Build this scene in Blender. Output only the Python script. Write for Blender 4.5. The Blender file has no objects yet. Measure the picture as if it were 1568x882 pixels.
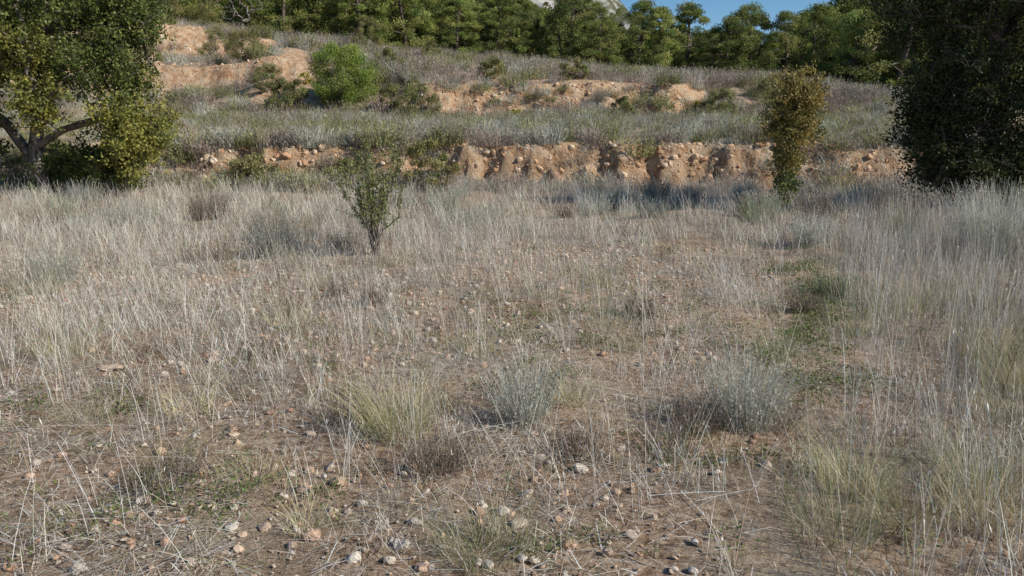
import bpy, math, numpy as np
from mathutils import Vector
R = np.random.default_rng(7)
sc = bpy.context.scene
D = bpy.data

# ------------------------------------------------------------------ noise
PERM = np.random.default_rng(3).random((256, 256))
def vn(x, y):
    x = np.asarray(x, float); y = np.asarray(y, float)
    xi = np.floor(x).astype(int); yi = np.floor(y).astype(int)
    fx = x - xi; fy = y - yi
    fx = fx*fx*(3-2*fx); fy = fy*fy*(3-2*fy)
    a = PERM[xi & 255, yi & 255]; b = PERM[(xi+1) & 255, yi & 255]
    c = PERM[xi & 255, (yi+1) & 255]; d = PERM[(xi+1) & 255, (yi+1) & 255]
    return (a*(1-fx)+b*fx)*(1-fy)+(c*(1-fx)+d*fx)*fy - 0.5
def fbm(x, y, o=4):
    s = 0; a = 1.0
    for i in range(o):
        s = s + a*vn(x*(2**i)+17.3*i, y*(2**i)+9.1*i); a *= 0.5
    return s
def ss(a, b, x):
    t = np.clip((x-a)/(b-a), 0, 1); return t*t*(3-2*t)

# ------------------------------------------------------------------ terrain height
def crest(x):
    return np.interp(x, [-60, -37, -23, -10.6, -4, 3, 10, 17, 24.4, 37, 70],
                     [10.5, 9.2, 8.4, 7.2, 6.4, 5.8, 5.1, 3.9, 3.0, 2.8, 2.6])
def y1f(x): return 21.4 + 1.0*vn(x*0.22+5, 0.5) + 0.5*vn(x*1.3, 2.5)
def y2f(x): return 35.0 + 2.2*vn(x*0.2+9, 4.5) + 0.7*vn(x*1.1, 7.5)
def H(x, y):
    x = np.asarray(x, float); y = np.asarray(y, float)
    z = 0.16*fbm(x*0.25, y*0.25, 3)*ss(2, 8, np.hypot(x, y)) + 0.045*fbm(x*2.2, y*2.2, 3)
    jag = 0.6*fbm(x*1.6, y*1.2+3, 4)
    a = y1f(x)
    w = 0.6 + 2.0*ss(-7, -12, x)
    h1 = 1.12 + 0.35*vn(x*0.5, 3.3)
    t = np.clip((y+jag-a)/w, 0, 1)
    z = z + h1*(t**0.75)
    z = z + 0.068*np.clip(y-a, 0, 13.6)
    b = y2f(x)
    wt = ss(-6.5, -3.5, x)*ss(10.5, 7.5, x)
    top = np.minimum(3.6, crest(x)-0.5)
    base2 = 2.0
    w2 = 1.1 + 5.0*(1-wt)
    jag2 = 0.9*fbm(x*0.9+30, y*0.8, 4)
    t2 = np.clip((y+jag2-b)/w2, 0, 1)**0.8
    z = z + (top-base2)*t2
    u = np.clip((y-36.5)/18.5, 0, 1)
    z = z + (crest(x)-top)*(u**0.9)
    A = 1.9*ss(-27, -24, x)*ss(-12.5, -16, x)
    jag3 = 1.0*fbm(x*0.7+60, y*0.7, 4)
    z = z + A*(ss(47.5, 49.3, y+jag3)-u)
    B = 0.9*ss(-27, -22, x)*ss(-9, -13, x)
    z = z + B*(ss(41, 42.0, y+jag3)-u)
    z = z + 0.5*fbm(x*0.18+3, y*0.18, 4)*ss(36, 44, y)
    z = z + 0.05*np.clip(y-55, 0, 60)
    Hm = np.interp(x, [-400, -60, -10, 20, 40, 52, 66, 95, 160, 400], [95, 88, 66, 50, 38, 27, 16, 9, 6, 4])
    z = z + Hm*ss(105, 310, y)**1.2 * (1+0.35*fbm(x*0.03, y*0.03, 5))
    return z

# ------------------------------------------------------------------ mesh builder
class MB:
    def __init__(s): s.V=[]; s.F=[]; s.C=[]; s.M=[]; s.n=0
    def add(s, V, F, C, m=0):
        V=np.asarray(V,float).reshape(-1,3); F=np.asarray(F,int)
        C=np.asarray(C,float)
        if C.ndim==1: C=np.tile(C,(len(V),1))
        s.V.append(V); s.F.append(F+s.n); s.C.append(C); s.M.append(np.full(len(F),m)); s.n+=len(V)
    def mesh(s, name, mats, smooth=False):
        V=np.concatenate(s.V); C=np.concatenate(s.C)
        lv=np.concatenate([f.ravel() for f in s.F]); lt=np.concatenate([np.full(len(f),f.shape[1]) for f in s.F])
        ls=np.concatenate([[0],np.cumsum(lt)[:-1]])
        me=D.meshes.new(name)
        me.vertices.add(len(V)); me.vertices.foreach_set('co',V.astype(np.float32).ravel())
        me.loops.add(len(lv)); me.loops.foreach_set('vertex_index',lv.astype(np.int32))
        me.polygons.add(len(lt)); me.polygons.foreach_set('loop_start',ls.astype(np.int32))
        me.polygons.foreach_set('loop_total',lt.astype(np.int32))
        me.polygons.foreach_set('material_index',np.concatenate(s.M).astype(np.int32))
        if smooth: me.polygons.foreach_set('use_smooth',np.ones(len(lt),bool))
        ca=me.attributes.new('Col','FLOAT_COLOR','POINT')
        ca.data.foreach_set('color',np.concatenate([C,np.ones((len(C),1))],1).astype(np.float32).ravel())
        me.update(calc_edges=True)
        for m in mats: me.materials.append(m)
        return me
def obj(name, me, loc=(0,0,0), rz=0, s=1, coll=None):
    o=D.objects.new(name,me); o.location=loc; o.rotation_euler=(0,0,rz)
    o.scale=(s,s,s) if np.isscalar(s) else s
    (coll or sc.collection).objects.link(o); return o

def cvar(n, c, v=0.15, hue=0.06):
    c=np.asarray(c,float)
    if c.ndim==2: c=c[R.integers(0,len(c),n)]
    return np.clip(c*(1+v*R.standard_normal((n,1)))*(1+hue*R.standard_normal((n,3))),0.004,0.9)

def blades(mb, base, h, lean, width, seg, col, droop=0.0, tip=0.3, m=0, az=None, droopvar=True):
    n=len(base)
    if az is None: az=R.uniform(0,2*np.pi,n)
    h=np.broadcast_to(h,(n,)); lean=np.broadcast_to(lean,(n,)); width=np.broadcast_to(width,(n,))
    hd=np.stack([np.cos(az),np.sin(az),np.zeros(n)],1)
    d=hd*np.sin(lean)[:,None]; d[:,2]=np.cos(lean)
    t=np.linspace(0,1,seg+1)
    dr=(droop*R.uniform(0.2,1.5,n) if droopvar else np.full(n,droop))
    P=base[:,None,:]+d[:,None,:]*(h[:,None]*t)[:,:,None]
    off=(dr*h)[:,None]*(t**2)
    P=P+hd[:,None,:]*off[:,:,None]
    P[:,:,2]-=off*0.45
    b=R.uniform(0,2*np.pi,n)
    wv=np.stack([np.cos(b),np.sin(b),np.zeros(n)],1)
    ww=(width[:,None]*(1-(1-tip)*t))*0.5
    L=P-wv[:,None,:]*ww[:,:,None]; Rr=P+wv[:,None,:]*ww[:,:,None]
    V=np.stack([L,Rr],2).reshape(-1,3)
    i=np.arange(n)[:,None]*(seg+1)*2+np.arange(seg)[None,:]*2
    F=np.stack([i,i+1,i+3,i+2],-1).reshape(-1,4)
    mb.add(V,F,np.repeat(col,(seg+1)*2,0),m)
    return P[:,-1,:]
def unit(v): return v/np.maximum(np.linalg.norm(v,axis=-1,keepdims=True),1e-9)
def leaves(mb, cen, L, W, col, m=0, updir=None, bias=0.0):
    n=len(cen)
    d=unit(R.standard_normal((n,3)) + (0 if updir is None else np.asarray(updir)*bias))
    s=unit(np.cross(d,R.standard_normal((n,3))))
    L=np.broadcast_to(L,(n,))[:,None]*R.uniform(0.7,1.3,(n,1)); W=np.broadcast_to(W,(n,))[:,None]
    V=np.stack([cen-d*L/2,cen+s*W/2,cen+d*L/2,cen-s*W/2],1).reshape(-1,3)
    F=np.arange(n*4).reshape(-1,4)
    mb.add(V,F,np.repeat(col,4,0),m)
def tube(mb, P, rad, col, sides=6, m=0):
    P=np.asarray(P,float); k=len(P); rad=np.asarray(rad,float)
    T=unit(np.gradient(P,axis=0)); ref=np.array([0.3,0.9,0.1])
    U=unit(np.cross(T,ref)); W=np.cross(T,U)
    a=np.arange(sides)*2*np.pi/sides
    V=P[:,None,:]+rad[:,None,None]*(U[:,None,:]*np.cos(a)[None,:,None]+W[:,None,:]*np.sin(a)[None,:,None])
    i=np.arange(k-1)[:,None]*sides; j=np.arange(sides)[None,:]; j2=(j+1)%sides
    F=np.stack([i+j,i+j2,i+sides+j2,i+sides+j],-1).reshape(-1,4)
    mb.add(V.reshape(-1,3),F,np.tile(cvar(1,col,0.08),(len(V.reshape(-1,3)),1)),m)

def skeleton(mb, trunk, tips, r0, col, rmin=0.006, jit=0.12, sides=5, exp=0.5, m=0, dn=0.25):
    pos=[np.array(p,float) for p in trunk]; par=[-1]+list(range(len(trunk)-1))
    tips=sorted([np.array(t,float) for t in tips], key=lambda t: np.linalg.norm(t-pos[-1]))
    leaf=[]
    for t in tips:
        A=np.array(pos); dd=np.linalg.norm(A-t,axis=1)+np.maximum(0,A[:,2]-t[2])*1.2
        if len(trunk)>2: dd[:max(1,len(trunk)//2)]+=1.5*r0*20
        k=int(np.argmin(dd)); p0=pos[k]; L=np.linalg.norm(t-p0); ns=max(2,int(L/0.35)); ns=min(ns,5)
        last=k
        for i in range(1,ns+1):
            f=i/ns; q=p0+(t-p0)*f
            q[2]-=dn*L*f*(1-f)
            if i<ns: q=q+R.standard_normal(3)*jit*L*0.35
            pos.append(q); par.append(last); last=len(pos)-1
        leaf.append(last)
    cnt=np.zeros(len(pos))
    for l in leaf: cnt[l]+=1
    for i in range(len(pos)-1,0,-1): cnt[par[i]]+=cnt[i]
    rad=np.maximum(rmin, r0*(cnt/max(cnt[0],1))**exp)
    rad[0]*=1.25
    for i in range(1,len(pos)):
        p=par[i]; ra=rad[p] if cnt[p]<cnt[i]*1.8 or p<len(trunk)-1 else rad[i]*1.15
        tube(mb,[pos[p],pos[i]],[ra,rad[i]],col,sides if rad[i]>0.02 else 4,m)
    return pos,par

# ------------------------------------------------------------------ materials
def veg(name, transl=0.25, rough=0.75, var=0.25, sat=1.0, spec=0.25):
    m=D.materials.new(name); m.use_nodes=True; nt=m.node_tree; N=nt.nodes; N.clear()
    at=N.new('ShaderNodeAttribute'); at.attribute_name='Col'
    oi=N.new('ShaderNodeObjectInfo')
    mr=N.new('ShaderNodeMapRange'); mr.inputs[3].default_value=1-var; mr.inputs[4].default_value=1+var
    nt.links.new(oi.outputs['Random'],mr.inputs[0])
    hs=N.new('ShaderNodeHueSaturation'); hs.inputs['Saturation'].default_value=sat
    nt.links.new(at.outputs['Color'],hs.inputs['Color']); nt.links.new(mr.outputs[0],hs.inputs['Value'])
    bs=N.new('ShaderNodeBsdfPrincipled'); bs.inputs['Roughness'].default_value=rough
    bs.inputs['Specular IOR Level'].default_value=spec
    nt.links.new(hs.outputs[0],bs.inputs['Base Color'])
    out=N.new('ShaderNodeOutputMaterial')
    if transl>0:
        tr=N.new('ShaderNodeBsdfTranslucent'); nt.links.new(hs.outputs[0],tr.inputs['Color'])
        mx=N.new('ShaderNodeMixShader'); mx.inputs[0].default_value=transl
        nt.links.new(bs.outputs[0],mx.inputs[1]); nt.links.new(tr.outputs[0],mx.inputs[2])
        nt.links.new(mx.outputs[0],out.inputs[0])
    else: nt.links.new(bs.outputs[0],out.inputs[0])
    return m
M_straw=veg('dry_straw',0.22,0.7,0.25)
M_field=veg('dry_straw_field',0.14,0.6,0.0,spec=0.35)
M_leaf=veg('leaf',0.35,0.5,0.0)
M_dark=veg('oak_leaf',0.25,0.5,0.0,spec=0.2)
M_needle=veg('pine_needles',0.35,0.6,0.25)
M_scrub=veg('scrub_twigs',0.2,0.85,0.3)
M_green=veg('green_weed',0.35,0.6,0.3)

def bark_mat(name,c1,c2,scale=14):
    m=D.materials.new(name); m.use_nodes=True; nt=m.node_tree; N=nt.nodes; b=N['Principled BSDF']
    tc=N.new('ShaderNodeTexCoord'); mp=N.new('ShaderNodeMapping'); mp.inputs['Scale'].default_value=(1,1,0.3)
    nz=N.new('ShaderNodeTexNoise'); nz.inputs['Scale'].default_value=scale; nz.inputs['Detail'].default_value=6
    cr=N.new('ShaderNodeValToRGB'); cr.color_ramp.elements[0].position=0.35; cr.color_ramp.elements[1].position=0.65
    cr.color_ramp.elements[0].color=(*c1,1); cr.color_ramp.elements[1].color=(*c2,1)
    bp=N.new('ShaderNodeBump'); bp.inputs['Strength'].default_value=0.8; bp.inputs['Distance'].default_value=0.03
    L=nt.links.new
    L(tc.outputs['Object'],mp.inputs[0]); L(mp.outputs[0],nz.inputs[0]); L(nz.outputs[0],cr.inputs[0]); L(cr.outputs[0],b.inputs['Base Color'])
    L(nz.outputs[0],bp.inputs['Height']); L(bp.outputs[0],b.inputs['Normal']); b.inputs['Roughness'].default_value=0.9
    return m
M_bark=bark_mat('oak_bark',(0.07,0.055,0.045),(0.24,0.2,0.165))
M_pbark=bark_mat('pine_bark',(0.07,0.045,0.035),(0.2,0.15,0.12))

def stone_mat():
    m=D.materials.new('field_stone'); m.use_nodes=True; nt=m.node_tree; N=nt.nodes; b=N['Principled BSDF']; L=nt.links.new
    oi=N.new('ShaderNodeObjectInfo'); cr=N.new('ShaderNodeValToRGB')
    e=cr.color_ramp.elements; e[0].color=(0.44,0.25,0.16,1); e[1].color=(0.66,0.58,0.49,1)
    x=e.new(0.35); x.color=(0.55,0.38,0.26,1); x=e.new(0.7); x.color=(0.55,0.45,0.35,1)
    nz=N.new('ShaderNodeTexNoise'); nz.inputs['Scale'].default_value=3; nz.inputs['Detail'].default_value=5
    tc=N.new('ShaderNodeTexCoord'); L(tc.outputs['Object'],nz.inputs['Vector'])
    mx=N.new('ShaderNodeMix'); mx.data_type='RGBA'; mx.blend_type='MULTIPLY'; mx.inputs[0].default_value=0.6
    L(oi.outputs['Random'],cr.inputs[0]); L(cr.outputs[0],mx.inputs[6])
    mr=N.new('ShaderNodeMapRange'); mr.inputs[1].default_value=0.3; mr.inputs[2].default_value=0.7; mr.inputs[3].default_value=0.6; mr.inputs[4].default_value=1.2
    L(nz.outputs[0],mr.inputs[0]); L(mr.outputs[0],mx.inputs[7]); L(mx.outputs[2],b.inputs['Base Color'])
    b.inputs['Roughness'].default_value=0.9
    return m
M_stone=stone_mat()

def ground_mat():
    m=D.materials.new('dry_ground'); m.use_nodes=True; nt=m.node_tree; N=nt.nodes; b=N['Principled BSDF']; L=nt.links.new
    b.inputs['Roughness'].default_value=0.95; b.inputs['Specular IOR Level'].default_value=0.1
    tc=N.new('ShaderNodeTexCoord')
    at=N.new('ShaderNodeAttribute'); at.attribute_name='Col'
    sp=N.new('ShaderNodeSeparateColor'); L(at.outputs['Color'],sp.inputs[0])
    def noise(s,d=6,r=0.6):
        n=N.new('ShaderNodeTexNoise'); n.inputs['Scale'].default_value=s; n.inputs['Detail'].default_value=d; n.inputs['Roughness'].default_value=r
        L(tc.outputs['Object'],n.inputs['Vector']); return n
    def ramp(src,stops):
        r=N.new('ShaderNodeValToRGB'); e=r.color_ramp.elements
        e[0].position=stops[0][0]; e[0].color=(*stops[0][1],1); e[1].position=stops[-1][0]; e[1].color=(*stops[-1][1],1)
        for p,c in stops[1:-1]:
            q=e.new(p); q.color=(*c,1)
        L(src,r.inputs[0]); return r
    def mix(f,a,bb,t='MIX'):
        x=N.new('ShaderNodeMix'); x.data_type='RGBA'; x.blend_type=t
        if isinstance(f,float): x.inputs[0].default_value=f
        else: L(f,x.inputs[0])
        L(a,x.inputs[6]); L(bb,x.inputs[7]); return x.outputs[2]
    n1=noise(1.3); n2=noise(18,8,0.72); n3=noise(70,4,0.7)
    soil=ramp(n2.outputs[0],[(0.34,(0.17,0.098,0.058)),(0.45,(0.38,0.25,0.158)),(0.55,(0.54,0.385,0.265)),(0.66,(0.70,0.56,0.42))])
    straw=ramp(n3.outputs[0],[(0.35,(0.20,0.145,0.092)),(0.5,(0.42,0.335,0.23)),(0.65,(0.64,0.56,0.43))])
    f1=ramp(n1.outputs[0],[(0.45,(0,0,0)),(0.65,(1,1,1))])
    field=mix(f1.outputs[0],soil.outputs[0],straw.outputs[0])
    n4=noise(1.8,8,0.65)
    hill=ramp(n4.outputs[0],[(0.32,(0.15,0.115,0.075)),(0.5,(0.32,0.25,0.17)),(0.66,(0.50,0.385,0.27))])
    c=mix(sp.outputs[1],field,hill.outputs[0])
    n5=noise(2.6,9,0.7)
    mar=ramp(n5.outputs[0],[(0.3,(0.30,0.13,0.065)),(0.42,(0.56,0.325,0.175)),(0.54,(0.72,0.50,0.32)),(0.70,(0.80,0.66,0.49))])
    c=mix(sp.outputs[0],c,mar.outputs[0])
    n7=noise(0.06,8,0.65)
    rk=ramp(n7.outputs[0],[(0.4,(0.045,0.06,0.025)),(0.5,(0.10,0.10,0.06)),(0.55,(0.36,0.34,0.31)),(0.7,(0.5,0.47,0.43))])
    c=mix(sp.outputs[2],c,rk.outputs[0])
    L(c,b.inputs['Base Color'])
    bp=N.new('ShaderNodeBump'); bp.inputs['Strength'].default_value=1.0; bp.inputs['Distance'].default_value=0.05
    L(n2.outputs[0],bp.inputs['Height'])
    bp2=N.new('ShaderNodeBump'); bp2.inputs['Distance'].default_value=0.4
    L(sp.outputs[0],bp2.inputs['Strength']); L(n5.outputs[0],bp2.inputs['Height']); L(bp.outputs[0],bp2.inputs['Normal'])
    L(bp2.outputs[0],b.inputs['Normal'])
    return m

# ------------------------------------------------------------------ ground sheet
def axis(segs):
    out=[segs[0][0]]
    for a,b,s0,s1 in segs:
        x=a
        while x<b-1e-6:
            f=(x-a)/(b-a); x+=s0+(s1-s0)*f; out.append(min(x,b))
    return np.unique(np.round(out,4))
xs_p=axis([(0,17,0.11,0.11),(17,45,0.15,0.8),(45,150,0.8,6),(150,900,6,60)])
xs=np.unique(np.concatenate([-xs_p,xs_p]))
ys=axis([(-300,-10,40,2),(-10,0,1.0,0.3),(0,10,0.12,0.12),(10,19.5,0.14,0.14),(19.5,24,0.07,0.07),(24,33,0.25,0.25),(33,38.5,0.11,0.11),(38.5,52,0.2,0.25),(52,110,0.5,2),(110,330,2.2,4),(330,1200,8,80)])
X,Y=np.meshgrid(xs,ys); Z=H(X,Y)
gy,gx=np.gradient(Z,ys,xs)
slope=np.hypot(gx,gy)
mb=MB()
nx,ny=len(xs),len(ys)
i=(np.arange(ny-1)[:,None]*nx+np.arange(nx-1)[None,:]); F=np.stack([i,i+1,i+nx+1,i+nx],-1).reshape(-1,4)
orange=ss(0.45,0.95,slope+0.5*fbm(X*1.1,Y*1.1,3))*ss(18,20,Y)*(1-ss(60,80,Y))
def patchf(x,y): return ss(0.13,0.38,fbm(x*0.35+8,y*0.35,4)+0.2*ss(-10,-20,x))*ss(34,38,y)*(1-ss(56,62,y))
orange=np.maximum(orange,patchf(X,Y)*0.85)
tr=ss(0.1,0.35,fbm(X*0.5+2,Y*0.9,3))*ss(-5,-9,X)*ss(21,23,Y)*(1-ss(34,38,Y))*0.8
orange=np.maximum(orange,tr)
C=np.stack([orange,ss(18,22,Y),ss(110,150,Y)],-1).reshape(-1,3)
mb.add(np.stack([X,Y,Z],-1).reshape(-1,3),F,C)
obj('ground',mb.mesh('ground',[ground_mat()],True))

# ------------------------------------------------------------------ instancing
def coll(name, meshes):
    c=D.collections.new(name)
    for k,me in enumerate(meshes):
        o=D.objects.new(me.name,me); c.objects.link(o)
    return c
def instancer(name, c, P, S, rot=None, idx=None):
    n=len(P); me=D.meshes.new(name); me.vertices.add(n); me.vertices.foreach_set('co',np.asarray(P,np.float32).ravel())
    if rot is None:
        rot=np.stack([R.normal(0,0.06,n),R.normal(0,0.06,n),R.uniform(0,6.283,n)],1)
    if idx is None: idx=R.integers(0,len(c.objects),n)
    S=np.asarray(S,float)
    if S.ndim==1: S=np.repeat(S[:,None],3,1)
    a=me.attributes.new('rot','FLOAT_VECTOR','POINT'); a.data.foreach_set('vector',rot.astype(np.float32).ravel())
    a=me.attributes.new('scl','FLOAT_VECTOR','POINT'); a.data.foreach_set('vector',S.astype(np.float32).ravel())
    a=me.attributes.new('idx','INT','POINT'); a.data.foreach_set('value',np.asarray(idx,np.int32))
    o=obj(name,me)
    ng=D.node_groups.new(name,'GeometryNodeTree')
    ng.interface.new_socket('Geometry',in_out='INPUT',socket_type='NodeSocketGeometry')
    ng.interface.new_socket('Geometry',in_out='OUTPUT',socket_type='NodeSocketGeometry')
    N=ng.nodes; L=ng.links.new
    gi=N.new('NodeGroupInput'); go=N.new('NodeGroupOutput')
    ci=N.new('GeometryNodeCollectionInfo'); ci.inputs['Collection'].default_value=c
    ci.inputs['Separate Children'].default_value=True; ci.inputs['Reset Children'].default_value=True
    ip=N.new('GeometryNodeInstanceOnPoints'); ip.inputs['Pick Instance'].default_value=True
    def na(nm,t):
        q=N.new('GeometryNodeInputNamedAttribute'); q.data_type=t; q.inputs['Name'].default_value=nm
        return [s for s in q.outputs if s.enabled and s.name=='Attribute'][0]
    er=N.new('FunctionNodeEulerToRotation')
    L(na('rot','FLOAT_VECTOR'),er.inputs[0]); L(er.outputs[0],ip.inputs['Rotation'])
    L(na('scl','FLOAT_VECTOR'),ip.inputs['Scale']); L(na('idx','INT'),ip.inputs['Instance Index'])
    L(gi.outputs[0],ip.inputs['Points']); L(ci.outputs[0],ip.inputs['Instance']); L(ip.outputs[0],go.inputs[0])
    md=o.modifiers.new('scatter','NODES'); md.node_group=ng
    return o
def scatter(n, y0, y1, dens, spread=0.74, pad=1.5):
    y=y0+(y1-y0)*R.random(n)
    hw=spread*y+pad; keep=R.random(n)<hw/(spread*y1+pad)
    y=y[keep]; hw=hw[keep]; x=R.uniform(-1,1,len(y))*hw
    k=R.random(len(y))<np.clip(dens(x,y),0,1)
    x=x[k]; y=y[k]
    return np.stack([x,y,H(x,y)],1)

# ---- dry grass of the field, blade by blade in one mesh
STR=np.array([[0.68,0.62,0.52],[0.59,0.54,0.45],[0.78,0.72,0.62],[0.45,0.36,0.26],[0.62,0.59,0.53],[0.20,0.145,0.10]])
FAR=np.array([[0.63,0.57,0.48],[0.57,0.52,0.44],[0.72,0.66,0.57],[0.38,0.30,0.22],[0.43,0.44,0.32],[0.24,0.185,0.135]])
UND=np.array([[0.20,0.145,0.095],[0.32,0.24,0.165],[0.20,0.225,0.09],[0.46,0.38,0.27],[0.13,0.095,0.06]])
def field_blades(mb,P,cnt,rad,h,hv,lean,w,seg,cols,droop,tipw=0.5,ear=0.0,z0=-0.02,zr=0.0,tuftlean=0.0):
    n=len(P); c=R.integers(cnt[0],cnt[1]+1,n); K=np.repeat(np.arange(n),c); m=len(K)
    a=R.uniform(0,6.283,m); r=(rad*R.uniform(0.4,1.5,n))[K]*np.sqrt(R.random(m))
    x=P[K,0]+r*np.cos(a); y=P[K,1]+r*np.sin(a)
    base=np.stack([x,y,H(x,y)+z0+zr*R.random(m)],1)
    hh=(h*R.uniform(0.55,1.4,n))[K]*np.clip(1+hv*R.standard_normal(m),0.25,1.9)
    if lean>1.2: ln=R.normal(lean,0.1,m); az=None
    else:
        ln=np.abs(R.normal(0,lean,m)); az=None
        if tuftlean>0:
            ta=R.normal(2.6,1.3,n)[K]; az=ta+R.normal(0,0.9,m); ln=ln+np.abs(R.normal(0,tuftlean,n))[K]
    tint=R.normal(1,0.18,(n,1))[K]
    col=np.clip(cvar(m,cols,0.14,0.03)*tint,0.03,0.85)
    tip=blades(mb,base,hh,ln,w*R.uniform(0.65,1.35,m),seg,col,droop,tipw,az=az)
    if ear>0:
        s=R.random(m)<ear
        leaves(mb,tip[s],0.03,w*1.9,col[s],updir=(0,0,1),bias=3)
        s=R.random(m)<ear*1.6; q=base+(tip-base)*R.uniform(0.25,0.95,(m,1))
        leaves(mb,q[s],0.045,w*0.8,col[s],updir=(0,0,1),bias=1.2)
def sx(y): return 0.395*y+0.35*vn(y*0.9,3.7)
def strip(x,y): return 1-0.9*np.exp(-((x-sx(y))/(0.36+0.2*vn(x*2.5,y*2.5)))**2)*ss(3.3,4.4,y)*(1-ss(9,10.5,y))
def clump(x,y): return 0.9*fbm(x*0.6+3,y*0.6,4)+0.65*fbm(x*2.3+11,y*2.3,2)
def dens_field(x,y):
    n=clump(x,y)
    right=ss(0.33,0.48,x/np.maximum(y,1))
    left=ss(-0.05,-0.45,x/np.maximum(y,1))*0.18*ss(3,6,y)
    farr=ss(5.5,11,y)*0.32
    return np.clip(0.19+n*0.95+right*0.30+left+farr,0.04,1)*strip(x,y)
mb=MB()
P=scatter(27000,1.8,12,dens_field)
k=R.random(len(P))<0.6
field_blades(mb,P[k],(5,13),0.09,0.22,0.35,0.22,0.0022,3,STR,0.22,ear=0.35,tuftlean=0.18)
k2=(~k)&(R.random(len(P))<0.75)
field_blades(mb,P[k2],(3,8),0.07,0.35,0.3,0.12,0.0023,3,STR,0.10,ear=0.45,tuftlean=0.08)
k3=(P[:,0]/P[:,1]>0.44)&(fbm(P[:,0]*1.2+5,P[:,1]*1.2,3)>-0.12)
field_blades(mb,P[k3],(2,6),0.10,0.50,0.25,0.10,0.0025,3,STR,0.08,ear=0.5)
obj('dry_grass',mb.mesh('dry_grass',[M_field]))
mb=MB()
P=scatter(15000,9.0,22.0,lambda x,y: dens_field(x,y)*ss(8.5,12,y)*(0.75+0.9*fbm(x*0.7,y*0.7,3)))
field_blades(mb,P,(10,20),0.17,0.30,0.35,0.22,0.0050,2,FAR,0.16,ear=0.15,tuftlean=0.12)
obj('dry_field_grass',mb.mesh('dry_field_grass',[M_field]))
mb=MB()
P=scatter(14000,1.8,17,lambda x,y:(0.10+0.9*ss(0.05,0.5,fbm(x*1.1+50,y*1.1,3))+0.6*ss(0.36,0.52,x/np.maximum(y,1)))*strip(x,y))  # tufts thicken to the right; their dark colours stand in for shade there
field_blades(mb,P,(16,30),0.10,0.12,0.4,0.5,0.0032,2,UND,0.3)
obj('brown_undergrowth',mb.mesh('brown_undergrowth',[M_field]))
mb=MB()
P=scatter(12500,1.8,14,lambda x,y:(0.42+1.3*fbm(x*0.8,y*0.8,3))*(0.3+0.7*strip(x,y)))
field_blades(mb,P,(12,24),0.09,0.08,0.35,0.75,0.0025,2,STR,0.3)
obj('short_dry_grass',mb.mesh('short_dry_grass',[M_field]))
LIT=np.array([[0.74,0.67,0.55],[0.64,0.56,0.43],[0.42,0.33,0.23],[0.80,0.74,0.64],[0.15,0.105,0.07],[0.27,0.195,0.13]])
mb=MB()
P=scatter(11500,1.7,14,lambda x,y:(0.5+1.1*fbm(x*0.9+4,y*0.9,3)+0.5*fbm(x*3,y*3,2))*(0.35+0.65*strip(x,y)))
field_blades(mb,P,(40,64),0.25,0.075,0.5,1.42,0.0031,2,LIT,0.12,0.8,z0=0.0,zr=0.04)
field_blades(mb,P[::5],(2,6),0.4,0.26,0.4,1.5,0.0036,3,LIT[[0,3,1]],0.08,0.8,z0=0.01,zr=0.05)
obj('straw_litter',mb.mesh('straw_litter',[M_field]))

# ---- stones
def stone(k,detail=2):
    import bmesh
    bm=bmesh.new(); bmesh.ops.create_icosphere(bm,subdivisions=detail,radius=1)
    s=R.uniform(0.6,1.2,3)*np.array([1,1,0.65]); o=R.uniform(0,50,3)
    for v in bm.verts:
        c=np.array(v.co); d=1+0.9*float(vn(c[0]*1.3+o[0],c[1]*1.3+o[1]+c[2]*1.1))
        c=np.round(c*d*3.2)/3.2*0.35+c*d*0.65
        v.co=Vector(c*s)
    me=D.meshes.new('field_stone'); bm.to_mesh(me); bm.free(); me.materials.append(M_stone); return me
stc=coll('stones',[stone(k) for k in range(7)])
P=scatter(34000,1.8,11,lambda x,y:0.4+1.2*fbm(x*0.7+40,y*0.7,3)-0.4*ss(0.3,0.5,x/y))
s=0.006+0.026*R.random(len(P))**3.2
instancer('field_stones',stc,P+np.array([0,0,0.008]),s,rot=R.uniform(-0.4,0.4,(len(P),3))*[1,1,8])
n=2200; x=R.uniform(-17,19,n); y=y1f(x)-0.25+R.uniform(-0.3,1.1,n); P=np.stack([x,y,H(x,y)],1)
x=R.uniform(-5,9,900); y=y2f(x)+R.uniform(-0.5,1.2,900); P=np.concatenate([P,np.stack([x,y,H(x,y)],1)])
x=R.uniform(-26,-12,900); y=R.uniform(40,52,900); P=np.concatenate([P,np.stack([x,y,H(x,y)],1)])
M_marl=M_stone.copy(); M_marl.name='marl_rock'
e=[q for q in M_marl.node_tree.nodes if q.type=='VALTORGB'][0].color_ramp.elements
for q,c in zip(e,[(0.46,0.24,0.13),(0.60,0.38,0.22),(0.68,0.49,0.33),(0.76,0.62,0.47)]): q.color=(*c,1)
def bstone(k):
    me=stone(0); me.name='marl_rock'
    me.materials.clear(); me.materials.append(M_marl); return me
bst=coll('marl_rocks',[bstone(k) for k in range(5)])
instancer('bank_rocks',bst,P,0.03+0.10*R.random(len(P))**3,rot=R.uniform(-0.6,0.6,(len(P),3))*[1,1,5])
me=stone(0); me.name='limestone_slab'
obj('limestone_slab',me,(-2.72,4.95,float(H(-2.72,4.95))+0.02),0.2,(0.13,0.06,0.035))

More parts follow.
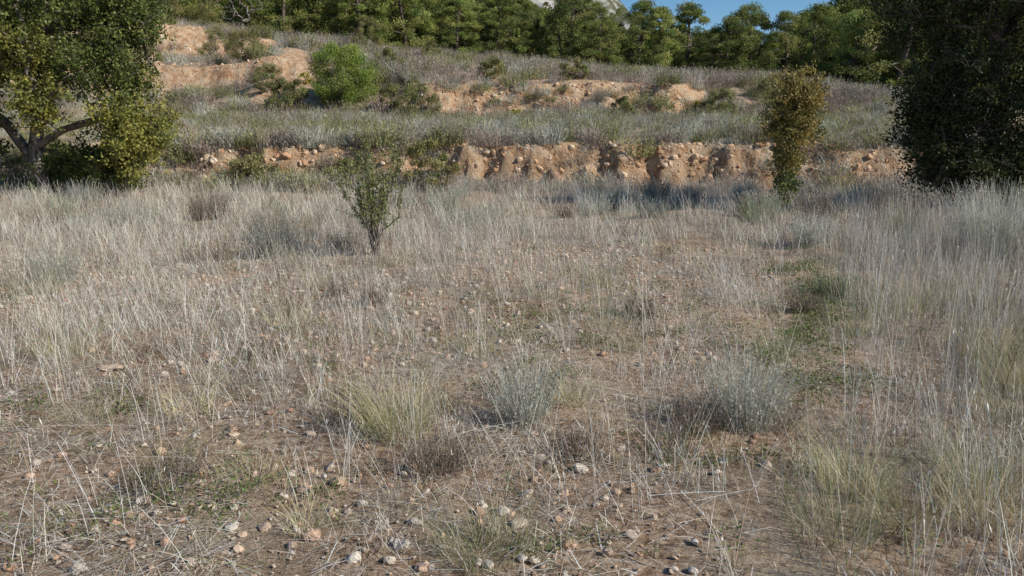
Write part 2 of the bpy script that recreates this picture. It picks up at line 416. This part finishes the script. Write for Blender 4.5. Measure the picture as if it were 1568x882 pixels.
# ---- green weeds
def weed(k,n=36,rad=0.10):
    mb=MB(); a=R.uniform(0,6.28,n); r=rad*np.sqrt(R.random(n))
    c=np.stack([r*np.cos(a),r*np.sin(a),R.uniform(0.01,0.06,n)],1)
    leaves(mb,c,0.023,0.010,cvar(n,np.array([[0.17,0.215,0.07],[0.23,0.265,0.095],[0.12,0.16,0.05]]),0.15,0.08),updir=(0,0,0.4),bias=1)
    return mb.mesh('green_weed',[M_green])
wd=coll('green_weeds',[weed(k) for k in range(5)])
L_=[]
y=R.uniform(4.3,9.5,470); x=sx(y)+R.normal(0,0.24,470); L_.append(np.stack([x,y,H(x,y)],1))
for a,b,s1,s2,m in [(-2.4,4.1,0.5,0.25,24),(-1.45,3.1,0.45,0.18,34),(0.15,2.7,0.15,0.12,14),(-1.9,2.75,0.25,0.12,12),(-0.85,4.1,0.2,0.2,14),(1.0,3.5,0.3,0.2,16),(0.6,6.6,0.8,0.7,40),(-4.0,6.5,0.8,0.6,40),(-1.0,6.0,0.8,0.6,30)]:
    x=a+R.normal(0,s1*0.7,m); y=b+R.normal(0,s2*0.7,m); L_.append(np.stack([x,y,H(x,y)],1))
L_.append(scatter(12000,2,15,lambda x,y:0.13+0.7*ss(0.0,0.6,fbm(x*0.9+70,y*0.9,3))*ss(2.5,4.5,y)))
P=np.concatenate(L_); instancer('green_weeds',wd,P+np.array([0,0,0.01]),R.uniform(0.35,1.1,len(P)))

# ---- grass tufts
def gtuft(n,rad,hm,w,cols,lean=0.25,droop=0.3,name='grass_tuft'):
    mb=MB(); a=R.uniform(0,6.28,n); r=rad*np.sqrt(R.random(n))
    base=np.stack([r*np.cos(a),r*np.sin(a),np.full(n,-0.02)],1)
    blades(mb,base,hm*R.uniform(0.4,1.15,n),np.abs(R.normal(0,lean,n))+r/rad*lean*0.6,w*R.uniform(0.6,1.3,n),5,cvar(n,cols,0.15,0.04),droop,0.2,az=a+R.normal(0,0.7,n))
    return mb.mesh(name,[M_straw])
YG=np.array([[0.62,0.53,0.33],[0.52,0.46,0.25],[0.37,0.36,0.16],[0.66,0.58,0.41]])
G2=np.array([[0.24,0.28,0.11],[0.33,0.34,0.15],[0.48,0.42,0.25],[0.56,0.50,0.36]])
spots=[(-0.62,3.86,0.40,0.17,YG,720),(-0.11,2.65,0.26,0.16,G2,380),(1.56,3.2,0.34,0.16,G2,380),(1.97,2.9,0.36,0.14,YG,340),(-4.6,7.2,0.5,0.2,G2,300),(0.9,7.7,0.42,0.12,G2,240),(4.4,7.0,0.5,0.2,G2,300),(-2.6,9.2,0.35,0.25,G2,260),(-0.85,2.85,0.2,0.08,YG,140),(0.35,4.3,0.3,0.1,YG,160),(3.3,4.6,0.4,0.15,YG,260),(-3.2,5.2,0.35,0.15,G2,200),(-1.9,6.2,0.35,0.15,YG,200),(1.9,5.3,0.3,0.12,G2,180)]
for j in range(16): 
    y=R.uniform(2.6,8); spots.append((R.uniform(0.45,0.72)*y,y,R.uniform(0.3,0.5),0.15,G2 if R.random()<0.6 else YG,240))
for j in range(14):
    y=R.uniform(3,9); spots.append((R.uniform(-0.65,0.3)*y,y,R.uniform(0.15,0.32),0.12,G2 if R.random()<0.5 else YG,150))
for (x,y,h,r,cc,n) in spots:
    obj('grass_clump',gtuft(n,r,h,0.0026,cc,0.28,0.32,'grass_clump'),(x,y,float(H(x,y))))
def grey_shrub(n,rad,hm,cols,w=0.004,lean=0.35,lf=3,name='grey_shrub'):
    mb=MB(); a=R.uniform(0,6.28,n); r=rad*0.55*np.sqrt(R.random(n))
    base=np.stack([r*np.cos(a),r*np.sin(a),np.full(n,-0.02)],1)
    ln=np.abs(R.normal(0,lean,n)); h=hm*R.uniform(0.4,1.15,n)*np.cos(np.minimum(ln,1.2))**0.5
    tip=blades(mb,base,h,ln,w*R.uniform(0.5,1.1,n),4,cvar(n,cols,0.15,0.03),0.12,0.4,az=a+R.normal(0,0.8,n))
    m=n*lf; k=R.integers(0,n,m); f=R.uniform(0.35,1.0,(m,1))
    q=base[k]+(tip[k]-base[k])*f+R.normal(0,0.01,(m,3))
    leaves(mb,q,0.022*max(1,w/0.004),0.005*max(1,w/0.004),cvar(m,cols,0.15,0.03),updir=(0,0,1),bias=1.2)
    return mb.mesh(name,[M_scrub])
GR=np.array([[0.44,0.44,0.37],[0.50,0.49,0.42],[0.35,0.36,0.27],[0.52,0.48,0.40]])
BR=np.array([[0.20,0.145,0.10],[0.31,0.235,0.17],[0.14,0.11,0.08],[0.42,0.345,0.26]])
GG=np.array([[0.28,0.31,0.17],[0.36,0.38,0.23],[0.22,0.25,0.13]])
sh=[(0.06,3.98,0.42,0.17,GR,460),(1.32,4.05,0.42,0.30,GR,760),(-3.1,9.9,0.6,0.35,GR,500),(-4.9,8.0,0.45,0.3,GR,400),(4.1,10.4,0.5,0.3,GR,500),(6.1,9.4,1.0,0.6,GR,1300),(7.3,9.6,1.1,0.6,GR,1300),(5.0,12.6,0.6,0.4,BR,600),(-3.6,11.2,0.5,0.4,BR,500),(-5.6,14,0.6,0.5,BR,600),(4.4,13.6,0.5,0.4,GR,500),(0.35,3.55,0.18,0.22,BR,200),(-0.35,3.4,0.22,0.24,BR,260),(1.0,3.9,0.24,0.22,BR,220),(-0.9,3.95,0.24,0.22,BR,220),(-6.5,12.5,0.5,0.4,GR,400),(1.6,15,0.5,0.5,GR,400),(-1.5,16,0.5,0.5,GR,400),(3.2,17,0.6,0.5,BR,500),(-9,16,0.6,0.5,GR,500),(7.5,15.5,0.6,0.6,GR,500),(-0.4,13,0.4,0.4,GR,300),(-2.3,10.3,0.3,0.4,BR,300),(-3.9,9.6,0.3,0.5,BR,300),(6.6,13.0,0.6,0.6,BR,500),(8.3,12.0,0.8,0.6,GG,600),(8.8,10.4,0.8,0.6,GR,600),(5.8,11.2,0.5,0.4,GG,400),(3.3,7.6,0.3,0.3,GG,260)]
for j in range(38):
    y=R.uniform(11,20.3); x=R.uniform(-0.65,0.6)*y
    sh.append((x,y,R.uniform(0.3,0.55),R.uniform(0.3,0.55),[GR,GG,BR][R.integers(0,3)],320))
for j in range(12):
    y=R.uniform(2.8,7.5); x=R.uniform(-0.6,0.7)*y
    sh.append((x,y,R.uniform(0.14,0.26),R.uniform(0.15,0.28),BR,170))
for (x,y,h,r,cc,n) in sh:
    obj('grey_shrub',grey_shrub(n,r,h,cc,0.0035 if y<6 else 0.006),(x,y,float(H(x,y))))

# ---- terrace + hillside vegetation
TG=np.array([[0.42,0.42,0.32],[0.49,0.47,0.37],[0.31,0.34,0.19],[0.57,0.51,0.39],[0.38,0.40,0.30]])
OL=np.array([[0.27,0.27,0.11],[0.35,0.33,0.15],[0.21,0.21,0.09]])
PU=np.array([[0.36,0.29,0.235],[0.29,0.23,0.185],[0.44,0.36,0.295]])
sbm=[grey_shrub(150,0.6,0.5,PU,0.014,0.6,2,'scrub_bush') for k in range(3)]+[grey_shrub(150,0.6,0.5,OL,0.016,0.6,3,'scrub_bush') for k in range(2)]+[grey_shrub(150,0.5,0.5,GR,0.014,0.5,2,'scrub_bush') for k in range(2)]
sb=coll('scrub_bushes',sbm)
hillt=[gtuft(50,0.3,0.55,0.012,FAR*0.98,0.3,0.3,'hill_tuft') for k in range(4)]
tg=coll('terrace_tufts',[gtuft(55,0.25,0.5,0.009,TG,0.3,0.3,'terrace_tuft') for k in range(5)]+hillt[:3]+[sbm[3],sbm[5],sbm[0],sbm[4]])
P=scatter(6300,21.5,36,lambda x,y:ss(0.5,1.1,y-y1f(x))*(0.65+1.5*fbm(x*0.4,y*0.4,3))*np.where((x<-7)&(y<30),0.6,1),0.76,2)
instancer('terrace_grass',tg,P,R.uniform(0.4,1.3,len(P)))
def notbare(x,y):
    s_=(H(x,y+0.3)-H(x,y-0.3))/0.6
    return (1-0.9*ss(0.35,0.6,s_))*(1-0.88*patchf(x,y))
P=scatter(10000,34,62,lambda x,y:notbare(x,y)*(0.6+1.4*fbm(x*0.3,y*0.3,4)),0.76,2)
w_=np.array([3,3,3,2,2,1.5,1.5]); w_=w_/w_.sum()
instancer('hillside_scrub',sb,P,R.uniform(0.5,1.8,len(P)),idx=R.choice(7,len(P),p=w_))
P=scatter(5500,34,60,lambda x,y:notbare(x,y)*(0.5+1.4*fbm(x*0.2+9,y*0.2,3)+0.5*ss(3,12,x)),0.76,2)
dg=coll('hill_tufts',hillt)
instancer('hillside_dry_grass',dg,P,R.uniform(0.5,1.2,len(P)))
n=1200; x=R.uniform(-19,20,n); q_=R.random(n); y=y1f(x)+np.where(q_<0.4,R.uniform(-1.4,-0.5,n),np.where(q_<0.52,R.uniform(-0.2,0.6,n),R.uniform(0.6,1.3,n)))
k=R.random(n)<np.where(x<-2,1,0.36)*(0.55+1.4*fbm(x*0.5,y*0.5,3)); x=x[k];y=y[k]
instancer('bank_scrub',sb,np.stack([x,y,H(x,y)],1),R.uniform(0.5,1.4,len(x)))
P=np.stack([R.uniform(13,19,160),R.uniform(24,27,160)],1); P=np.column_stack([P,H(P[:,0],P[:,1])])
ts=coll('tall_straw',[gtuft(60,0.25,0.95,0.010,np.array([[0.66,0.54,0.34],[0.6,0.47,0.28]]),0.15,0.15,'tall_straw_tuft') for k in range(3)])
instancer('tall_straw_grass',ts,P,R.uniform(0.7,1.2,160))

# ------------------------------------------------------------------ pines
def crown_tips(n, c, rad, shell=0.55):
    d=unit(R.standard_normal((n,3))); r=shell+(1-shell)*R.random((n,1))
    return c+d*r*np.array(rad)
PINE=((0.27,0.30,0.075),(0.21,0.245,0.065),(0.33,0.345,0.10),(0.14,0.175,0.05))
def pine(k, h=6.0, w=2.0, ncl=125, per=150, col=PINE, low=0.06):
    mb=MB(); lx,ly=R.normal(0,0.25,2)
    tr=[(0,0,-0.2),(lx*0.3,ly*0.2,h*0.25),(lx*0.8,ly*0.6,h*0.5),(lx,ly,h*0.8)]
    z=low+(1-low)*R.random(ncl)
    prof=np.interp(z,[0,low,low+0.12,0.45,0.7,0.88,1.0],[0.5,0.75,1.0,1.0,0.8,0.5,0.12])
    a=R.uniform(0,6.28,ncl); rr=w*prof*(0.4+0.6*np.sqrt(R.random(ncl)))*(1+0.22*np.sin(a*2+k)+0.18*np.sin(a*3+k*2))
    tips=np.stack([lx+rr*np.cos(a),ly+rr*np.sin(a),z*h],1)
    skeleton(mb,tr,tips,0.12*h/6,(0.5,0.5,0.5),0.012,0.2,5,0.5,1,dn=0.1)
    cs=R.uniform(0.24,0.5,ncl)*w/2.0
    C=np.repeat(tips,per,0); S=np.repeat(cs,per)[:,None]
    d=unit(R.standard_normal((len(C),3))); q=C+d*S*(R.random((len(C),1))**0.5)*np.array([1.15,1.15,0.75])
    tint=np.repeat(cvar(ncl,np.array(col),0.14,0.05),per,0)*(1+0.12*R.standard_normal((len(C),1)))
    leaves(mb,q,0.17,0.05,np.clip(tint,0.01,0.4),0,updir=(0,0,1),bias=0.7)
    return mb.mesh('pine_tree',[M_needle,M_pbark])
pm=[pine(k,6.0,R.uniform(1.8,2.4)) for k in range(7)]
for px,yy,hh in [(-36,52,7),(-31,55,7),(-27,53,7.5),(-24.5,57,7),(-21,56,6.5),(-18.5,58,7),(-16,55,6),(-13.4,57.5,6.5),(-11,56,5.4),(-8.3,57,5.8),(-6.5,61,6),(-4.2,56.5,4.6),(-1.8,58,5.0),(0.2,60,5.3),(2.6,57,4.4),(4.8,58.5,5.2),(7.0,57,4.8),(9.2,59,5.2),(11.6,57,4.9),(13.4,60,5.8),(15.6,57,5.6),(17.6,58,6.6),(19.6,56,6.2),(22.0,59,6.8),(24.4,57,7.2),(26.5,55,8.2),(29,56,8.8),(32,54,9),(35.5,53,9.5),(39,55,9.5)]:
    x=px+R.normal(0,0.5); y=yy+R.normal(0,0.8); s=hh/6*R.uniform(0.93,1.07)
    obj('pine_tree',pm[R.integers(0,7)],(x,y,float(H(x,y))-0.1),R.uniform(0,6.28),(s*R.uniform(0.95,1.25),s*R.uniform(0.95,1.25),s))
pc=coll('pines',pm)
P=[];S=[]
for j in range(520):
    y=R.uniform(61,100); x=R.uniform(-0.8,0.8)*y
    tz=1.6+y*math.tan(math.radians(np.interp(x/y,[-0.7,-0.3,0.0,0.12,0.17,0.36,0.41,0.5,0.8],[13,12,9.3,7.4,6.8,7.4,10,11,12])))
    z=float(H(x,y)); hh=(tz-z)*R.uniform(0.6,1.0)
    hh=min(hh,10)
    if hh<2.5: continue
    P.append((x,y,z-0.1)); S.append(hh/6)
for j in range(1500):
    y=R.uniform(110,320); x=R.uniform(-0.75,0.8)*y
    if fbm(x*0.04,y*0.04,3)<-0.12: continue
    P.append((x,y,float(H(x,y))-0.2)); S.append(R.uniform(0.5,0.85))
instancer('pine_forest',pc,np.array(P),np.array(S))

def bushy(name,h,w,ncl,per,cols,lsz=(0.09,0.03),mat=None,up=1.0,bark=M_bark,trunk_h=0.1,clump=0.28,r0=0.05):
    mb=MB(); z=(trunk_h+(1-trunk_h)*R.random(ncl))
    prof=np.sqrt(np.clip(1-((z-0.45)/0.58)**2,0.05,1)); a=R.uniform(0,6.28,ncl)
    rr=w/2*prof*np.sqrt(R.uniform(0.1,1,ncl))
    tips=np.stack([rr*np.cos(a),rr*np.sin(a),z*h],1)
    skeleton(mb,[(0,0,-0.1),(0,0,h*0.12),(0.02,0,h*0.25)],tips,r0,(0.5,0.5,0.5),0.005,0.2,4,0.5,1,dn=0)
    C=np.repeat(tips,per,0); q=C+R.normal(0,clump*0.5,(len(C),3))*np.array([w/2.2,w/2.2,w/2.2*0.8])*0.6
    q[:,2]=np.maximum(q[:,2],0.02)
    tint=np.repeat(cvar(ncl,np.array(cols),0.14,0.05),per,0)*(1+0.12*R.standard_normal((len(C),1)))
    leaves(mb,q,lsz[0],lsz[1],np.clip(tint,0.01,0.5),0,updir=(0,0,1),bias=up)
    return mb.mesh(name,[mat or M_leaf,bark])
GRN=[(0.25,0.31,0.06),(0.32,0.37,0.085),(0.19,0.24,0.05)]
OLV=[(0.25,0.24,0.09),(0.32,0.29,0.12),(0.19,0.18,0.07)]
def put(name,me,x,y,rz=0,s=1): return obj(name,me,(x,y,float(H(x,y))-0.03),rz,s)
put('young_pine',bushy('young_pine',2.7,3.2,90,260,GRN,(0.13,0.03),M_needle,clump=0.38),-8.0,37)
put('young_pine',bushy('young_pine',1.5,2.2,50,200,OLV,(0.12,0.03),M_needle),-10.4,36)
for (x,y,h,w,cc) in [(-4.1,33.8,1.5,1.9,OLV),(9.3,34.6,1.5,1.7,OLV),(-2.2,20.4,1.35,1.5,OLV),(-7.0,20.6,0.9,1.6,OLV),(-17,46,2.0,2.4,OLV),(-14.5,43,1.5,2.2,OLV),(-20,53,2.2,2.4,OLV),(-22.5,53,2.2,2.6,OLV),(-9.5,52,2.2,2.2,OLV),(-5,50,1.3,1.8,OLV),(12.8,38,1.2,1.8,OLV),(4.8,33.6,1.0,1.2,OLV),(-5.2,35.5,1.0,1.6,OLV),(-6.5,42,1.2,1.8,OLV),(-12.8,21.2,1.2,2.0,OLV),(-1.0,38.5,1.0,1.5,OLV),(3,38,1.0,1.4,OLV),(-12,38.5,1.3,1.8,OLV),(-4.4,20.9,0.8,1.6,OLV)]:
    put('olive_bush',bushy('olive_bush',h,w,36,150,cc,(0.085,0.03),clump=0.34),x,y,R.uniform(0,6))
YE=[(0.55,0.44,0.05),(0.45,0.38,0.06)]
for x,y in [(0.2,33.6),(8.5,35.4),(-10.5,40),(-9.9,50)]:
    put('yellow_broom',bushy('yellow_broom',0.55,0.8,20,50,YE,(0.07,0.04)),x,y)

# ------------------------------------------------------------------ near trees
def oak(name,trunks,centers,per_tip,tips_per,cols,lsz,r0,spread=0.3,mat=M_leaf,rmin=0.006):
    mb=MB(); tips=[];tc=[]
    for (cx,cy,cz,rx,ry,rz,wt,ci) in centers:
        m=int(tips_per*wt); t=crown_tips(m,np.array([cx,cy,cz]),(rx,ry,rz),0.35)
        tips.append(t); tc+= [ci]*m
    tips=np.concatenate(tips); tc=np.array(tc); tips[:,2]=np.maximum(tips[:,2],0.15)
    g=np.array([min(range(len(trunks)),key=lambda q:np.linalg.norm(np.array(trunks[q][-1])-t)) for t in tips])
    for q,trk in enumerate(trunks):
        if (g==q).any(): skeleton(mb,trk,tips[g==q],r0[q],(0.5,0.5,0.5),rmin,0.22,7,0.5,1,dn=0.05)
    n=len(tips); per=per_tip
    sub=np.repeat(tips,6,0)+R.normal(0,spread*0.75,(n*6,3)); C=np.repeat(sub,per//6,0)
    q=C+R.normal(0,spread*0.30,(len(C),3))
    colr=np.array([cols[c][R.integers(0,len(cols[c]))] for c in tc])
    tint=np.repeat(colr*(1+0.15*R.standard_normal((n,1))),(per//6)*6,0)*(1+0.18*R.standard_normal((len(C),1)))
    leaves(mb,q,lsz[0],lsz[1],np.clip(tint,0.008,0.5),0,updir=(0,0,-0.2),bias=1)
    tw=np.repeat(tips,6,0)
    for a,b in zip(tw[::2],sub[::2]): tube(mb,[a,b],[rmin,rmin*0.6],(0.5,0.5,0.5),3,1)
    return mb.mesh(name,[mat,M_bark])
DG=[(0.09,0.12,0.03),(0.13,0.16,0.04),(0.18,0.205,0.055)]
YL=[(0.32,0.30,0.07),(0.25,0.25,0.06),(0.36,0.325,0.085),(0.17,0.185,0.05)]
DK=[(0.033,0.047,0.016),(0.05,0.068,0.022),(0.09,0.105,0.034)]
trk=[[(0,0,-0.2),(-0.15,0,0.6),(-0.25,0.05,1.2),(-0.1,0.1,1.9),(0.2,0.1,2.5)],
     [(-0.05,0,0.2),(-0.4,0.1,1.0),(-0.9,0.2,1.7),(-1.5,0.1,2.3)],
     [(-0.25,0.05,1.2),(0.5,-0.1,1.6),(1.2,-0.1,1.8),(1.8,-0.1,2.0)]]
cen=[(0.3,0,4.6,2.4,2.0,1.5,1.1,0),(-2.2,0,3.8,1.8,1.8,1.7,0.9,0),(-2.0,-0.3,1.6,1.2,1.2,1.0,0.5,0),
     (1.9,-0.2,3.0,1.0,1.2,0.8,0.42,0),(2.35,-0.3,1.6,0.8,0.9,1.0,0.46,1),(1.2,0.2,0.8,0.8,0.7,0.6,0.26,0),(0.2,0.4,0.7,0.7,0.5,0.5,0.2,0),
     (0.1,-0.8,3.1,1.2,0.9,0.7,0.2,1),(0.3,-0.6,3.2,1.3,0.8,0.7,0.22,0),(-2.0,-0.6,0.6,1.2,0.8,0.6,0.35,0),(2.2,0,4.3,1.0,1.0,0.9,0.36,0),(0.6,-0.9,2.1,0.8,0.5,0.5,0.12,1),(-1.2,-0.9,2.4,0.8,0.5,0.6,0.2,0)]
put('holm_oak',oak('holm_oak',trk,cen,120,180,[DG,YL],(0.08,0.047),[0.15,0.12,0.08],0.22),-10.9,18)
trk=[[(0,0,-0.2),(0.05,0,0.8),(-0.1,0,1.6),(-0.35,0,2.6),(-0.3,0.2,3.6)],
     [(0.3,0.1,-0.1),(0.8,0.2,1.0),(1.4,0.2,2.0),(1.8,0.2,3.0)],
     [(-0.05,0,1.2),(-0.6,-0.1,1.7),(-1.2,-0.1,2.3)]]
cen=[(-0.2,0,4.4,2.0,1.8,1.6,1.0,0),(1.8,0,4.0,1.8,1.8,1.8,0.9,0),(-1.1,-0.1,2.4,0.9,1.1,1.0,0.5,0),(0.6,-0.3,2.0,1.2,1.1,1.3,0.7,0),
     (-1.0,0,1.2,0.75,0.9,0.9,0.5,0),(1.9,0,1.4,1.2,1.0,1.1,0.6,0),(-1.7,0.2,4.0,0.9,1.0,0.9,0.4,0),(0.4,-1.2,3.7,1.2,0.7,1.2,0.4,1),(0.4,-0.3,0.8,1.2,0.9,0.7,0.5,0),(-1.5,0,1.9,0.5,0.6,0.7,0.25,0)]
put('evergreen_oak',oak('evergreen_oak',trk,cen,120,205,[DK,OLV],(0.06,0.036),[0.13,0.12,0.07],0.22,mat=M_dark),9.3,14.6)
BRN=[(0.34,0.255,0.075),(0.27,0.22,0.065),(0.20,0.18,0.055),(0.38,0.29,0.10)]
trk=[[(0,0,-0.1),(0.02,0,0.4),(0,0,0.9),(0.05,0,1.5),(0.1,0,2.0)],[(0.03,0,0),(-0.1,0,0.5),(-0.15,0,1.0)]]
cen=[(0.15,0,2.2,0.5,0.42,0.45,1.1,0),(0.0,0,1.65,0.55,0.45,0.4,1.0,0),(0.0,0,1.1,0.28,0.3,0.35,0.35,0),(0,0,0.6,0.2,0.2,0.3,0.22,1)]
put('oak_sapling',oak('oak_sapling',trk,cen,90,80,[BRN,DG],(0.05,0.03),[0.035,0.02],0.12,rmin=0.004),5.1,14.3)
def upright(name,h,w,ns,cols,n_leaf):
    mb=MB()
    for i in range(ns):
        a=R.uniform(0,6.28); r=w*0.5*math.sqrt(R.random()); hh=h*R.uniform(0.5,1.0)*(1-0.25*(r/(w*0.5)))
        p0=np.array([R.normal(0,0.03),R.normal(0,0.03),-0.05]); p3=np.array([r*math.cos(a),r*math.sin(a),hh])
        p1=np.array([p3[0]*0.3,p3[1]*0.3,hh*0.35])+R.normal(0,0.04,3); p2=np.array([p3[0]*0.75,p3[1]*0.75,hh*0.7])+R.normal(0,0.05,3)
        tube(mb,[p0,p1,p2,p3],[0.009,0.007,0.005,0.002],(0.5,0.5,0.5),4,1)
        Q=np.array([p0,p1,p2,p3]); m=n_leaf; t=R.uniform(1.1,3,m); k=np.minimum(t.astype(int),2); f=(t-k)[:,None]
        q=Q[k]*(1-f)+Q[k+1]*f
        for b in range(6):
            s0=q[R.integers(0,m)]; e=s0+np.array([R.normal(0,0.10),R.normal(0,0.10),R.uniform(0.05,0.24)])
            tube(mb,[s0,e],[0.003,0.0015],(0.5,0.5,0.5),3,1)
            ff=R.random((m//3,1)); leaves(mb,s0+(e-s0)*ff+R.normal(0,0.018,(m//3,3)),0.04,0.019,cvar(m//3,np.array(cols),0.15,0.05),0,updir=(0,0,1),bias=1)
        leaves(mb,q+R.normal(0,0.02,(m,3)),0.04,0.019,cvar(m,np.array(cols),0.15,0.05),0,updir=(0,0,1),bias=1)
    return mb.mesh(name,[M_leaf,M_bark])
put('evergreen_shrub',upright('evergreen_shrub',1.85,1.1,24,[(0.20,0.22,0.07),(0.26,0.27,0.095),(0.14,0.16,0.05)],54),-1.78,9.8)
def bare(name,h,w):
    mb=MB(); tips=crown_tips(110,np.array([0,0,h*0.62]),(w/2,w/2,h*0.4),0.5)
    skeleton(mb,[(0,0,-0.1),(0,0,h*0.15),(0.05,0,h*0.3)],tips,0.08,(0.5,0.5,0.5),0.010,0.2,4,0.5,0,dn=0)
    return mb.mesh(name,[bark_mat('grey_bark',(0.16,0.13,0.11),(0.3,0.26,0.23))])
put('bare_almond_tree',bare('bare_almond_tree',3.6,3.0),-17.3,51)

# ------------------------------------------------------------------ light, sky, camera
az=math.radians(114); el=math.radians(34)
d=Vector((math.sin(az)*math.cos(el),math.cos(az)*math.cos(el),math.sin(el)))
sl=D.lights.new('sun','SUN'); sl.energy=5.0; sl.angle=math.radians(0.5); sl.color=(1.0,0.955,0.86)
so=D.objects.new('sun',sl); so.rotation_euler=(-d).to_track_quat('-Z','Y').to_euler(); so.location=(20,-10,30); sc.collection.objects.link(so)
w=D.worlds.new('World'); sc.world=w; w.use_nodes=True; nt=w.node_tree
sk=nt.nodes.new('ShaderNodeTexSky'); sk.sky_type='NISHITA'; sk.sun_disc=False; sk.sun_elevation=el; sk.sun_rotation=az
sk.air_density=1.0; sk.dust_density=0.0; sk.ozone_density=2.5; sk.altitude=900
hs=nt.nodes.new('ShaderNodeHueSaturation'); hs.inputs['Saturation'].default_value=1.25
nt.links.new(sk.outputs[0],hs.inputs['Color'])
nt.links.new(hs.outputs[0],nt.nodes['Background'].inputs[0]); nt.nodes['Background'].inputs[1].default_value=0.11
cam=D.cameras.new('camera'); cam.sensor_width=36; cam.lens=26.7; cam.clip_end=5000; cam.clip_start=0.05
co=D.objects.new('camera',cam); co.location=(0,0,1.6+float(H(0,0))); co.rotation_euler=(math.radians(90-11.7),0,0)
sc.collection.objects.link(co); sc.camera=co
sc.view_settings.view_transform='Standard'; sc.view_settings.look='None'; sc.view_settings.exposure=0
